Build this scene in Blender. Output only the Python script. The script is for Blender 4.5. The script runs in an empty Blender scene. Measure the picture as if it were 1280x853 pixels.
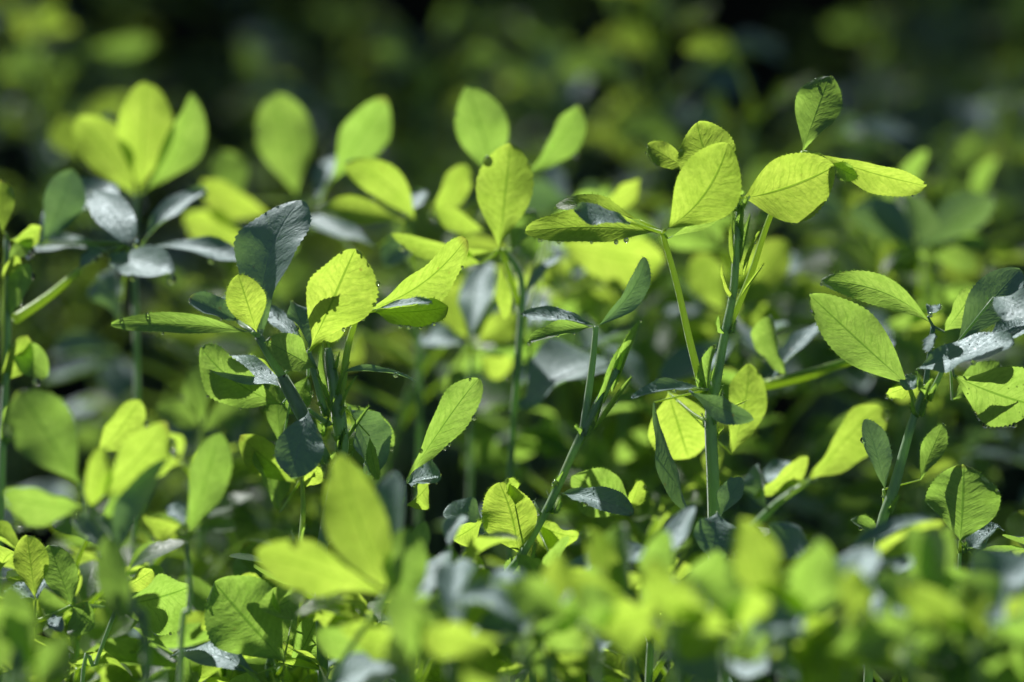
import bpy, math, random
from mathutils import Vector, Matrix, noise
R = math.radians
random.seed(11)
scene = bpy.context.scene
col = scene.collection

# ------------------------------------------------------------------ camera
PITCH = 14.0
CAM = Vector((0, 0, 0.68))
FRAME_W = 0.26                       # metres seen across the frame at 1 m
cam_data = bpy.data.cameras.new("camera")
cam_data.sensor_width = 36.0
cam_data.lens = 36.0 / FRAME_W
cam_data.clip_start = 0.02
cam_data.clip_end = 500
cam_data.dof.use_dof = True
cam_data.dof.focus_distance = 1.0
cam_data.dof.aperture_fstop = 5.8
cam = bpy.data.objects.new("camera", cam_data)
cam.location = CAM
cam.rotation_euler = (R(90 - PITCH), 0, 0)
col.objects.link(cam)
scene.camera = cam
FWD = Vector((0, math.cos(R(PITCH)), -math.sin(R(PITCH))))
UP = Vector((0, math.sin(R(PITCH)), math.cos(R(PITCH))))
RIGHT = Vector((1, 0, 0))

def ray(px, py):
    return FWD + RIGHT * ((px - 640) / 1280 * FRAME_W) + UP * ((426.5 - py) / 1280 * FRAME_W)
def P(px, py, d=1.0):
    return CAM + ray(px, py) * d

# ------------------------------------------------------------------ light
SUN_EL, SUN_AZ = 40.0, 24.0          # azimuth: degrees to the left of straight behind the plants
TOSUN = Vector((-math.sin(R(SUN_AZ)) * math.cos(R(SUN_EL)), math.cos(R(SUN_AZ)) * math.cos(R(SUN_EL)), math.sin(R(SUN_EL))))
sd = bpy.data.lights.new("sun", 'SUN')
sd.energy = 5.0
sd.angle = R(0.5)
sd.color = (1.0, 0.985, 0.965)
sun = bpy.data.objects.new("sun", sd)
sun.rotation_euler = (-TOSUN).to_track_quat('-Z', 'Y').to_euler()
col.objects.link(sun)
world = bpy.data.worlds.new("World")
scene.world = world
world.use_nodes = True
wn = world.node_tree
sky = wn.nodes.new("ShaderNodeTexSky")
sky.sky_type = 'NISHITA'
sky.sun_disc = False
sky.sun_elevation = R(SUN_EL)
sky.sun_rotation = R(-SUN_AZ)
bg = wn.nodes["Background"]
wn.links.new(sky.outputs[0], bg.inputs[0])
bg.inputs[1].default_value = 0.06
scene.view_settings.view_transform = 'Standard'
scene.view_settings.look = 'None'
scene.view_settings.exposure = 0.36
scene.view_settings.gamma = 1.0
scene.cycles.use_denoising = True
scene.cycles.max_bounces = 10
scene.cycles.transparent_max_bounces = 8
scene.cycles.transmission_bounces = 8
scene.cycles.sample_clamp_indirect = 80.0
scene.cycles.blur_glossy = 0.1

# ------------------------------------------------------------------ materials
def nmat(name):
    m = bpy.data.materials.new(name)
    m.use_nodes = True
    for n in list(m.node_tree.nodes):
        m.node_tree.nodes.remove(n)
    return m, m.node_tree
def N(t, ty, **kw):
    n = t.nodes.new(ty)
    for k, v in kw.items():
        setattr(n, k, v)
    return n
def setin(n, d):
    for k, v in d.items():
        n.inputs[k].default_value = v
def math_(t, op, a, b=None, c=None, clamp=False):
    n = N(t, "ShaderNodeMath", operation=op)
    n.use_clamp = clamp
    for i, x in enumerate((a, b, c)):
        if x is None: continue
        if isinstance(x, (int, float)): n.inputs[i].default_value = x
        else: t.links.new(x, n.inputs[i])
    return n.outputs[0]
def mixc(t, fac, a, b, bt='MIX'):
    n = N(t, "ShaderNodeMix", data_type='RGBA', blend_type=bt)
    for k, x in ((0, fac), (6, a), (7, b)):
        if isinstance(x, (int, float)): n.inputs[k].default_value = x
        elif isinstance(x, tuple): n.inputs[k].default_value = (*x, 1)
        else: t.links.new(x, n.inputs[k])
    return n.outputs[2]
def ramp(t, fac, lo, hi):
    n = N(t, "ShaderNodeMapRange", interpolation_type='SMOOTHSTEP')
    t.links.new(fac, n.inputs[0])
    n.inputs[1].default_value = lo; n.inputs[2].default_value = hi
    return n.outputs[0]

def leaf_material(name, refl, trans, tfac=0.55, rough=0.42, spec=0.5, dew=0.0, hue_var=0.28, tint=(1, 1, 1, 1)):
    m, t = nmat(name)
    uv = N(t, "ShaderNodeTexCoord")
    sep = N(t, "ShaderNodeSeparateXYZ")
    t.links.new(uv.outputs["UV"], sep.inputs[0])
    u = math_(t, 'ABSOLUTE', math_(t, 'MULTIPLY_ADD', sep.outputs[0], 2.0, -1.0))
    v = sep.outputs[1]
    oi = N(t, "ShaderNodeObjectInfo")
    rnd = oi.outputs["Random"]
    # noise in object space, shifted per object
    tc = N(t, "ShaderNodeVectorMath", operation='ADD')
    t.links.new(uv.outputs["Object"], tc.inputs[0])
    t.links.new(rnd, tc.inputs[1])
    nz = N(t, "ShaderNodeTexNoise"); setin(nz, {"Scale": 130.0, "Detail": 4.0, "Roughness": 0.6})
    t.links.new(tc.outputs[0], nz.inputs[0])
    nf = N(t, "ShaderNodeTexNoise"); setin(nf, {"Scale": 900.0, "Detail": 3.0, "Roughness": 0.6})
    t.links.new(tc.outputs[0], nf.inputs[0])
    # lateral veins: slanted forward, about eleven pairs
    w = math_(t, 'SUBTRACT', math_(t, 'MULTIPLY', v, 12.0), math_(t, 'MULTIPLY', u, 2.6))
    w = math_(t, 'ADD', w, math_(t, 'MULTIPLY', nz.outputs[0], 2.2))
    fr = math_(t, 'ABSOLUTE', math_(t, 'SUBTRACT', math_(t, 'FRACT', w), 0.5))
    vein = ramp(t, fr, 0.20, 0.0)
    vein = math_(t, 'MULTIPLY', vein, ramp(t, u, 1.0, 0.35))
    mid = ramp(t, u, 0.055, 0.012)
    veins = math_(t, 'MAXIMUM', math_(t, 'MULTIPLY', vein, 0.24), math_(t, 'MULTIPLY', mid, 0.85))
    mott = ramp(t, nz.outputs[0], 0.32, 0.7)
    fine = ramp(t, nf.outputs[0], 0.3, 0.7)
    st = N(t, "ShaderNodeTexNoise", noise_dimensions='4D'); setin(st, {"Scale": 1.0, "Detail": 3.0, "Roughness": 0.6})
    cmb = N(t, "ShaderNodeCombineXYZ")
    t.links.new(math_(t, 'MULTIPLY', w, 1.6), cmb.inputs[0]); t.links.new(math_(t, 'MULTIPLY', sep.outputs[0], 7.0), cmb.inputs[1])
    t.links.new(math_(t, 'MULTIPLY', v, 3.0), cmb.inputs[2])
    t.links.new(cmb.outputs[0], st.inputs["Vector"]); t.links.new(math_(t, 'MULTIPLY', rnd, 40.0), st.inputs["W"])
    streak = ramp(t, st.outputs[0], 0.35, 0.68)
    # colours
    cv = ramp(t, rnd, 0.0, 1.0)
    tcol = mixc(t, math_(t, 'MULTIPLY', cv, hue_var), trans, (trans[0] * 0.55, trans[1] * 0.8, trans[2] * 0.8))
    tcol = mixc(t, math_(t, 'MULTIPLY', mott, 0.42), tcol, (trans[0] * 0.6, trans[1] * 0.72, trans[2] * 0.5))
    tcol = mixc(t, math_(t, 'MULTIPLY', streak, 0.42), tcol, (trans[0] * 0.50, trans[1] * 0.62, trans[2] * 0.4))
    tcol = mixc(t, math_(t, 'MULTIPLY', fine, 0.2), tcol, (0.1, 0.2, 0.0))
    tcol = mixc(t, math_(t, 'MULTIPLY', veins, 0.8), tcol, (trans[0] * 0.22, trans[1] * 0.36, 0.01))
    rcol = mixc(t, math_(t, 'MULTIPLY', mott, 0.35), refl, (refl[0] * 0.55, refl[1] * 0.65, refl[2] * 0.65))
    rcol = mixc(t, math_(t, 'MULTIPLY', veins, 0.35), rcol, (refl[0] * 1.9, refl[1] * 1.6, refl[2] * 1.5))
    tipm = math_(t, 'MULTIPLY', ramp(t, math_(t, 'ADD', v, math_(t, 'MULTIPLY', nz.outputs[0], 0.12)), 0.97, 1.06), math_(t, 'MULTIPLY', ramp(t, rnd, 0.8, 0.95), 0.5))
    sp = N(t, "ShaderNodeTexVoronoi"); setin(sp, {"Scale": 190.0})
    t.links.new(tc.outputs[0], sp.inputs[0])
    spk = math_(t, 'MULTIPLY', ramp(t, sp.outputs[0], 0.12, 0.04), ramp(t, nz.outputs[0], 0.5, 0.6))
    tipm = math_(t, 'MAXIMUM', tipm, math_(t, 'MULTIPLY', spk, 0.6))
    tcol = mixc(t, tipm, tcol, (0.30, 0.22, 0.04)); rcol = mixc(t, tipm, rcol, (0.22, 0.17, 0.07))
    # relief
    h = math_(t, 'ADD', math_(t, 'MULTIPLY', veins, -0.8), math_(t, 'MULTIPLY', nf.outputs[0], 0.5))
    h = math_(t, 'ADD', h, math_(t, 'MULTIPLY', nz.outputs[0], 1.1))
    h = math_(t, 'ADD', h, math_(t, 'MULTIPLY', st.outputs[0], 1.4))
    bm = N(t, "ShaderNodeBump"); setin(bm, {"Strength": 0.32, "Distance": 0.0006})
    t.links.new(h, bm.inputs["Height"])
    pr = N(t, "ShaderNodeBsdfPrincipled")
    setin(pr, {"Roughness": rough, "Specular IOR Level": spec, "Sheen Weight": 0.3, "Sheen Roughness": 0.4})
    pr.inputs["Specular Tint"].default_value = tint
    t.links.new(rcol, pr.inputs["Base Color"])
    rr = math_(t, 'MULTIPLY_ADD', fine, 0.16, rough - 0.08)
    t.links.new(rr, pr.inputs["Roughness"])
    t.links.new(bm.outputs[0], pr.inputs["Normal"])
    if dew > 0:
        vo = N(t, "ShaderNodeTexVoronoi"); setin(vo, {"Scale": 1500.0})
        t.links.new(tc.outputs[0], vo.inputs[0])
        dm = ramp(t, vo.outputs[0], 0.55, 0.1)
        b2 = N(t, "ShaderNodeBump"); setin(b2, {"Strength": 0.5, "Distance": 0.0003})
        t.links.new(dm, b2.inputs["Height"]); t.links.new(bm.outputs[0], b2.inputs["Normal"])
        setin(pr, {"Coat Weight": dew, "Coat Roughness": 0.35, "Coat IOR": 1.45})
        t.links.new(b2.outputs[0], pr.inputs["Coat Normal"])
        rc2 = mixc(t, math_(t, 'MULTIPLY', dm, 0.25 * dew), rcol, (0.45, 0.5, 0.5))
        t.links.new(rc2, pr.inputs["Base Color"])
    tr = N(t, "ShaderNodeBsdfTranslucent")
    t.links.new(tcol, tr.inputs[0])
    t.links.new(bm.outputs[0], tr.inputs[1])
    mx = N(t, "ShaderNodeMixShader"); mx.inputs[0].default_value = tfac
    t.links.new(pr.outputs[0], mx.inputs[1]); t.links.new(tr.outputs[0], mx.inputs[2])
    out = N(t, "ShaderNodeOutputMaterial")
    t.links.new(mx.outputs[0], out.inputs[0])
    return m

MAT = {}
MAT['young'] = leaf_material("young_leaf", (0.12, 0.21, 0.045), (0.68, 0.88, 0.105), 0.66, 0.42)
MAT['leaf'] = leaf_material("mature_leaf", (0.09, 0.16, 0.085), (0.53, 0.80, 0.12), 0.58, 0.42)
MAT['blue'] = leaf_material("bluish_shade_leaf", (0.16, 0.25, 0.21), (0.36, 0.60, 0.15), 0.32, 0.52, 0.45, tint=(0.7, 0.87, 1.0, 1))  # cool dark tone of shaded leaves put into the colour
MAT['silver'] = leaf_material("dewy_sheen_leaf", (0.11, 0.19, 0.165), (0.40, 0.64, 0.16), 0.30, 0.50, 0.50, dew=0.0, tint=(0.62, 0.87, 0.98, 1))  # bluish sky sheen put into base colour and specular tint

def stem_material(name, c1, c2, trans, tf=0.35):
    m, t = nmat(name)
    tc = N(t, "ShaderNodeTexCoord")
    mp = N(t, "ShaderNodeMapping"); mp.inputs["Scale"].default_value = (1, 1, 0.15)
    t.links.new(tc.outputs["Object"], mp.inputs[0])
    nz = N(t, "ShaderNodeTexNoise"); setin(nz, {"Scale": 700.0, "Detail": 3.0})
    t.links.new(mp.outputs[0], nz.inputs[0])
    c = mixc(t, ramp(t, nz.outputs[0], 0.35, 0.65), c1, c2)
    n3 = N(t, "ShaderNodeTexNoise"); setin(n3, {"Scale": 60.0, "Detail": 3.0})
    t.links.new(tc.outputs["Object"], n3.inputs[0])
    c = mixc(t, math_(t, 'MULTIPLY', ramp(t, n3.outputs[0], 0.55, 0.75), 0.35), c, (0.22, 0.16, 0.09))
    bm = N(t, "ShaderNodeBump"); setin(bm, {"Strength": 0.4, "Distance": 0.0004})
    t.links.new(nz.outputs[0], bm.inputs["Height"])
    pr = N(t, "ShaderNodeBsdfPrincipled"); setin(pr, {"Roughness": 0.4, "Sheen Weight": 0.7, "Sheen Roughness": 0.35})
    t.links.new(c, pr.inputs["Base Color"]); t.links.new(bm.outputs[0], pr.inputs["Normal"])
    tr = N(t, "ShaderNodeBsdfTranslucent"); tr.inputs[0].default_value = (*trans, 1)
    mx = N(t, "ShaderNodeMixShader"); mx.inputs[0].default_value = tf
    t.links.new(pr.outputs[0], mx.inputs[1]); t.links.new(tr.outputs[0], mx.inputs[2])
    out = N(t, "ShaderNodeOutputMaterial"); t.links.new(mx.outputs[0], out.inputs[0])
    return m
MAT['stem'] = stem_material("green_stem", (0.20, 0.31, 0.18), (0.27, 0.39, 0.22), (0.5, 0.8, 0.2))
MAT['stalk'] = stem_material("pale_stalk", (0.26, 0.38, 0.12), (0.34, 0.48, 0.15), (0.75, 0.95, 0.15), 0.55)
MAT['pith'] = stem_material("cut_pith", (0.5, 0.55, 0.25), (0.6, 0.62, 0.35), (0.8, 0.9, 0.3))

m, t = nmat("water")
pr = N(t, "ShaderNodeBsdfPrincipled")
setin(pr, {"Base Color": (1, 1, 1, 1), "Roughness": 0.09, "IOR": 1.33, "Transmission Weight": 1.0})
out = N(t, "ShaderNodeOutputMaterial"); t.links.new(pr.outputs[0], out.inputs[0])
MAT['water'] = m

m, t = nmat("soil")
tc = N(t, "ShaderNodeTexCoord")
nz = N(t, "ShaderNodeTexNoise"); setin(nz, {"Scale": 9.0, "Detail": 10.0, "Roughness": 0.65})
t.links.new(tc.outputs["Object"], nz.inputs[0])
c = mixc(t, ramp(t, nz.outputs[0], 0.35, 0.65), (0.005, 0.007, 0.005), (0.013, 0.014, 0.010))
bm = N(t, "ShaderNodeBump"); setin(bm, {"Strength": 0.8, "Distance": 0.02})
t.links.new(nz.outputs[0], bm.inputs["Height"])
pr = N(t, "ShaderNodeBsdfPrincipled"); setin(pr, {"Roughness": 1.0, "Specular IOR Level": 0.0})
t.links.new(c, pr.inputs["Base Color"]); t.links.new(bm.outputs[0], pr.inputs["Normal"])
out = N(t, "ShaderNodeOutputMaterial"); t.links.new(pr.outputs[0], out.inputs[0])
MAT['soil'] = m

# ------------------------------------------------------------------ mesh helpers
def link(name, me, parent=None, mat=None):
    o = bpy.data.objects.new(name, me)
    col.objects.link(o)
    if mat is not None and me is not None and len(me.materials) == 0:
        me.materials.append(mat)
    if parent is not None: o.parent = parent
    return o
def tag(o, label=None, cat=None, group=None, kind=None):
    if label: o["label"] = label
    if cat: o["category"] = cat
    if group: o["group"] = group
    if kind: o["kind"] = kind
    return o
def mesh(name, vs, fs, uvs=None, smooth=True):
    me = bpy.data.meshes.new(name)
    me.from_pydata([tuple(v) for v in vs], [], fs)
    if uvs is not None:
        ul = me.uv_layers.new(name="UVMap")
        idx = [0] * len(me.loops)
        me.loops.foreach_get("vertex_index", idx)
        flat = []
        for i in idx: flat.extend(uvs[i])
        ul.data.foreach_set("uv", flat)
    if smooth: me.shade_smooth()
    me.update()
    return me

def leaflet_geo(B, T, n, width, fold=0.25, curl=0.0, bow=0.0, wave=0.0, rows=22, cols=8, serr=0.05, peak=0.60, seed=0, fuzz=0):
    """one leaflet blade from base B to tip T, upper face along n"""
    a = T - B
    L = a.length
    ah = a / L
    n = (n - ah * n.dot(ah)).normalized()
    s = ah.cross(n)
    rg = random.Random(seed)
    ph = rg.random() * 6.3; ph2 = rg.random() * 6.3
    p = math.log(0.5) / math.log(peak)
    asym = rg.uniform(-.08, .08)
    twist = rg.uniform(-.45, .45); tipcurl = rg.uniform(-.10, .10); tipq = rg.uniform(.48, .66)
    s0, n0_ = s, n
    fold = max(0.05, fold + rg.uniform(-.15, .2))
    vs, uvs, fs = [], [], []
    half = cols // 2
    for i in range(rows + 1):
        tt = i / rows
        v = 1 - (1 - tt) ** 1.35
        x = v ** p
        q = 0.95 * (1 - v) + tipq * v
        f = max(0.0, math.sin(math.pi * min(x, 1.0))) ** q
        w = width * 0.5 * f
        if i == 0: w = width * 0.012
        if i == rows: w = width * 0.02
        arch = 4 * v * (1 - v)
        ct, st_ = math.cos(twist * (v - .4)), math.sin(twist * (v - .4))
        s = s0 * ct + n0_ * st_; n = n0_ * ct - s0 * st_
        c = B + a * v + n0_ * (L * (curl * arch + tipcurl * (v ** 4))) + s0 * (bow * L * arch)
        sag = -0.06 * L * curl * 0
        for j in range(cols + 1):
            u = (j - half) / half
            au = abs(u)
            ww = w
            if au == 1 and v > 0.42 and i < rows:
                ww = w * (1 + 0.5 * serr * (1 if i % 2 else -1) * min(1, (v - 0.42) * 4))
            ww *= 1 + asym * (1 if u > 0 else -1)
            fo = fold * (1 - 0.35 * v)
            wa = wave * width * (math.sin(v * 9 + ph + (u > 0) * 2.1) + 0.5 * math.sin(v * 17 + ph2)) * au * au
            quilt = 0.004 * width * math.sin(v * 55 - au * 7 + ph) * au * (1 - au) * 4
            # blade halves curve gently up from the midrib
            pos = c + s * (u * ww * math.cos(fo * au)) + n * (ww * au * math.sin(fo) * (0.65 + 0.35 * au) + wa + quilt)
            pos -= ah * (0.05 * ww * (au ** 2))
            vs.append(pos); uvs.append((0.5 + 0.5 * u, v))
    W = cols + 1
    for i in range(rows):
        for j in range(cols):
            k = i * W + j
            fs.append((k, k + 1, k + W + 1, k + W))
    if fuzz:
        for _ in range(fuzz):
            i = rg.randint(2, rows - 1); j = rg.choice((0, cols))
            p0 = vs[i * W + j]; p9 = vs[(i + 1) * W + j]; p0 = p0.lerp(p9, rg.random())
            o = (p0 - vs[i * W + half]).normalized()
            dr = (o + ah * rg.uniform(.1, .9) + n * rg.uniform(-.5, .5)).normalized() * rg.uniform(.0003, .0009)
            q = ah * .00005
            k = len(vs); vs.extend([p0 - q, p0 + q, p0 + dr]); fs.append((k, k + 1, k + 2)); uvs.extend([(.5, .5)] * 3)
    return vs, fs, uvs

def tube_geo(pts, rad, sides=8, ridge=0.12, vs=None, fs=None, cap=True):
    """tapered, slightly ridged tube through pts (Catmull-Rom smoothed)"""
    if vs is None: vs, fs = [], []
    P_ = [Vector(p) for p in pts]
    sm, rr = [], []
    n = len(P_)
    for i in range(n - 1):
        p0 = P_[max(i - 1, 0)]; p1 = P_[i]; p2 = P_[i + 1]; p3 = P_[min(i + 2, n - 1)]
        K = 5 if n > 2 else 2
        for k in range(K):
            x = k / K
            sm.append(0.5 * ((2 * p1) + (p2 - p0) * x + (2 * p0 - 5 * p1 + 4 * p2 - p3) * x * x + (3 * p1 - p0 - 3 * p2 + p3) * x ** 3))
            rr.append(rad[i] * (1 - x) + rad[i + 1] * x)
    sm.append(P_[-1]); rr.append(rad[-1])
    base = len(vs)
    ref = Vector((0.3, -1, 0.1)).normalized()
    for i, (c, r) in enumerate(zip(sm, rr)):
        tdir = (sm[min(i + 1, len(sm) - 1)] - sm[max(i - 1, 0)]).normalized()
        x = (ref - tdir * ref.dot(tdir))
        x = x.normalized() if x.length > 1e-6 else tdir.orthogonal().normalized()
        y = tdir.cross(x)
        for k in range(sides):
            an = 2 * math.pi * k / sides
            q = r * (1 + ridge * (1 if k % 2 else -1))
            vs.append(c + x * (q * math.cos(an)) + y * (q * math.sin(an)))
    for i in range(len(sm) - 1):
        for k in range(sides):
            a = base + i * sides + k; b = base + i * sides + (k + 1) % sides
            fs.append((a, b, b + sides, a + sides))
    if cap:
        fs.append(tuple(base + (len(sm) - 1) * sides + k for k in range(sides)))
        fs.append(tuple(base + sides - 1 - k for k in range(sides)))
    return vs, fs

def hairs(vs, fs, pts, rad, count, length, rg):
    """fine soft hairs standing off a stem between the given points"""
    n = len(pts) - 1
    for _ in range(count):
        x = rg.random() * n; i = min(int(x), n - 1); f = x - i
        c = pts[i].lerp(pts[i + 1], f); r = rad[i] * (1 - f) + rad[i + 1] * f
        tdir = (pts[i + 1] - pts[i]).normalized()
        o = tdir.orthogonal().normalized()
        o.rotate(Matrix.Rotation(rg.random() * 6.283, 3, tdir))
        p0 = c + o * r * 0.9
        p1 = p0 + (o + tdir * rg.uniform(-0.1, 0.9)).normalized() * length * rg.uniform(0.5, 1.2)
        sd_ = o.cross(tdir) * 0.00007
        k = len(vs)
        vs.extend([p0 - sd_, p0 + sd_, p1, p0 + tdir * 0.00012]); fs.append((k, k + 1, k + 2)); fs.append((k + 1, k + 3, k + 2))

def PX(d=1.0): return FRAME_W / 1280 * d     # metres per photo pixel at depth d

# ------------------------------------------------------------------ leaflets given by where they stand
HALF = None
def pick_normal(B, T, tone, roll=None):
    a = (T - B).normalized()
    mid = (B + T) / 2
    v = (CAM - mid).normalized()
    s0 = a.cross(v).normalized()
    n0 = s0.cross(a)
    if n0.dot(v) < 0: n0 = -n0
    H = (TOSUN + v).normalized()
    if roll is None:
        best = None
        for k in range(-60, 61, 3):
            th = R(k)
            n = n0 * math.cos(th) + s0 * math.sin(th)
            ns = n.dot(TOSUN)
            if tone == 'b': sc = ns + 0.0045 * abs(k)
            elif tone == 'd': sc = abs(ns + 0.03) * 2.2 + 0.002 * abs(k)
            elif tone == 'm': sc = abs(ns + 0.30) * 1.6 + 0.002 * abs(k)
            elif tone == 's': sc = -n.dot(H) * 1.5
            else: sc = abs(k)
            if best is None or sc < best[0]: best = (sc, k, n)
        _, roll, n = best
    else:
        n = n0 * math.cos(R(roll)) + s0 * math.sin(R(roll))
    return n, math.cos(R(roll))

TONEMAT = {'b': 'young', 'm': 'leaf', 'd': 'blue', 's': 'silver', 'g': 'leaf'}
DROPSITES = []
BEADS = []
EDGES = []
seedc = [0]
def hero_leaflet(parent, bx, by, tx, ty, w, tone='b', d=1.0, td=None, roll=None, fold=0.36, curl=0.05, bow=0.0, wave=0.055,
                 mat=None, serr=0.045, peak=0.6, dew=None, beads=None, dlabel=None, flip=False, label=None, name="leaflet"):
    seedc[0] += 1
    B = P(bx, by, d)
    if td is None:
        if tone == 's':
            v = (CAM - B).normalized(); H = (TOSUN + v).normalized()
            r = ray(tx, ty)
            den = r.dot(H)
            t_ = (B - CAM).dot(H) / den if abs(den) > 1e-4 else d
            lim = 0.022 + 0.00013 * math.hypot(bx - tx, by - ty)
            t_ = max(d - lim, min(d + lim, t_))
        else:
            t_ = d + random.Random(seedc[0]).uniform(-0.006, 0.006)
    else: t_ = d + td
    T = P(tx, ty, t_)
    n, cr = pick_normal(B, T, tone, roll)
    width = w * PX((d + t_) / 2) / max(cr, 0.42)
    L = (T - B).length
    width = min(width, L * 1.25)
    if flip: n = -n; 
    rows, cols = (46, 10) if abs(d - 1) < 0.04 else (24, 6)
    vs, fs, uvs = leaflet_geo(B, T, n, width, fold, curl, bow * (1 if not flip else -1), wave, rows, cols, serr, peak, seedc[0], fuzz=110 if abs(d - 1) < .03 else 0)
    org = B.copy()
    me = mesh("leaflet", [v - org for v in vs], fs, uvs)
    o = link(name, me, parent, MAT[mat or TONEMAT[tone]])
    o.location = org
    W0_ = cols + 1
    for i_ in range(1, rows + 1):
        for j_ in (0, cols): EDGES.append((vs[i_ * W0_ + j_], dlabel))
    if label: o["label"] = label
    nb = beads if beads is not None else (70 if (abs(d - 1) < .05 and tone == 's' and w > 14) else 0)
    if nb:
        rg = random.Random(seedc[0] * 13); W_ = cols + 1
        for _ in range(nb):
            i = min(rows - 2, int(rows * (rg.random() ** .7))); j = rg.randint(0, cols - 1)
            p = vs[i * W_ + j].lerp(vs[(i + 1) * W_ + j + 1], rg.random())
            nn = n if n.dot(CAM - p) > 0 else -n
            BEADS.append((p + nn * .00005, rg.choice((.5, .6, .7, .9, 1.2)) * PX()))
    if dew is None: dew = 2 if abs(d - 1) > .03 else 1
    if dew:
        W = cols + 1
        rg = random.Random(seedc[0] * 7)
        for _ in range(dew):
            i = rg.randint(int(rows * 0.25), rows - 1)
            j = rg.choice((0, cols))
            if vs[i * W + j].z > vs[i * W + cols // 2].z: j = cols - j
            DROPSITES.append((vs[i * W + j], n, dlabel, rg.choice((1.4, 1.7, 2.1, 2.6, 3.4)) * PX() * (1.7 if abs(d - 1) > .04 else 1)))
    return o

def ground_at(x, y):
    return 0.012 * noise.noise(Vector((x * 3, y * 3, 0))) + 0.006 * noise.noise(Vector((x * 17, y * 17, 3)))

# ------------------------------------------------------------------ plants written out by hand
PLANTS = {}
def plant(key, label, stem, rad, d=1.0, group=None, hair=0, to_ground=True, mat='stem'):
    """stem: list of (px, py[, depth]) from low to high; continues down to the soil below the frame"""
    pts = [P(s[0], s[1], s[2] if len(s) > 2 else d) for s in stem]
    rr = [r * 0.82 * PX(d) for r in rad]
    low = pts[0]
    if to_ground:
        dirn = (pts[0] - pts[min(1, len(pts) - 1)]).normalized() if len(pts) > 1 else Vector((0, 0, -1))
        gx = low.x + dirn.x * 0.04 + random.uniform(-.01, .01); gy = low.y + dirn.y * 0.04 + random.uniform(-.01, .01)
        mid_ = Vector(((low.x + gx) / 2 + dirn.x * 0.015, (low.y + gy) / 2, low.z * 0.5))
        pts = [Vector((gx, gy, ground_at(gx, gy) - 0.004)), mid_] + pts
        rr = [rr[0] * 1.15, rr[0] * 1.1] + rr
    root = link("alfalfa_plant", None)
    root.location = pts[0]
    bpy.context.view_layer.update if False else None
    tag(root, label, "alfalfa plant", group or "alfalfa plants in the field")
    vs, fs = tube_geo(pts, rr, 10)
    if hair:
        hairs(vs, fs, pts[2:], rr[2:], hair, 0.0013, random.Random(5))
    org = pts[0]
    me = mesh("stem", [v - org for v in vs], fs)
    link("stem", me, root, MAT[mat])
    PLANTS[key] = dict(root=root, org=org, d=d, pts=pts, label=label)
    return key

def leaf(key, joint, attach, leaflets, d=None, w=3.0, via=None, mat='stalk', **kw):
    """one compound leaf: stalk from attach to joint (px), then its leaflets"""
    pl = PLANTS[key]
    d = d if d is not None else pl['d']
    J = P(*joint, d)
    ad = attach[2] if len(attach) > 2 else pl['d']
    A = P(attach[0], attach[1], ad)
    pts = [A] + [P(v[0], v[1], v[2] if len(v) > 2 else (d + ad) / 2) for v in (via or [])] + [J]
    if len(pts) == 2:
        pts = [A, A.lerp(J, 0.5) + Vector((0, 0, -0.03 * (A - J).length)), J]
    rr = [w * 0.5 * PX(d) * (1.25 - 0.45 * i / (len(pts) - 1)) for i in range(len(pts))]
    vs, fs = tube_geo(pts, rr, 7, 0.08)
    for lf in leaflets:
        b = P(lf[0], lf[1], lf[6].get('bd', d) if len(lf) > 6 else d)
        if (b - J).length > 0.0008:
            tube_geo([J, b], [rr[-1] * 0.85, rr[-1] * 0.55], 6, 0.0, vs, fs)
    org = J
    me = mesh("leaf_stalk", [v - org for v in vs], fs)
    lo = link("leaf", me, pl['root'], MAT[mat])
    lo.location = J - pl['org']
    sr = random.Random(int(attach[0] * 7 + attach[1]))
    if abs(ad - 1) < .05 and w >= 4:
        for sx in (-1, 1):
            o_ = hero_leaflet(pl['root'], attach[0] + sx * 2, attach[1] + 2, attach[0] + sx * sr.uniform(7, 13), attach[1] - sr.uniform(12, 26), sr.uniform(5, 9), 'm', d=ad - .001,
                              mat='leaf', name='stipule', peak=.3, fold=.6, serr=0.0, dew=0, beads=0)
            o_.location = o_.location - pl['org']
    for lf in leaflets:
        o_ = dict(kw)
        if len(lf) > 6: o_.update(lf[6])
        dd = o_.pop('bd', d)
        o_.setdefault('dlabel', key)
        ob = hero_leaflet(lo, *lf[:6], d=dd, **o_)
        ob.location = ob.location - J
    return lo

def blade(key, pts_px, w, d=None, mat='leaf', name="leaf_bud", **kw):
    """small folded leaf or stipule standing directly on the stem"""
    pl = PLANTS[key]
    d = d if d is not None else pl['d']
    (bx, by), (tx, ty) = pts_px
    o = hero_leaflet(pl['root'], bx, by, tx, ty, w, kw.pop('tone', 'm'), d=d, mat=mat, name=name, peak=kw.pop('peak', 0.4), serr=0.0, fold=kw.pop('fold', 0.9), **kw)
    o.location = o.location - pl['org']
    return o

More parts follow.
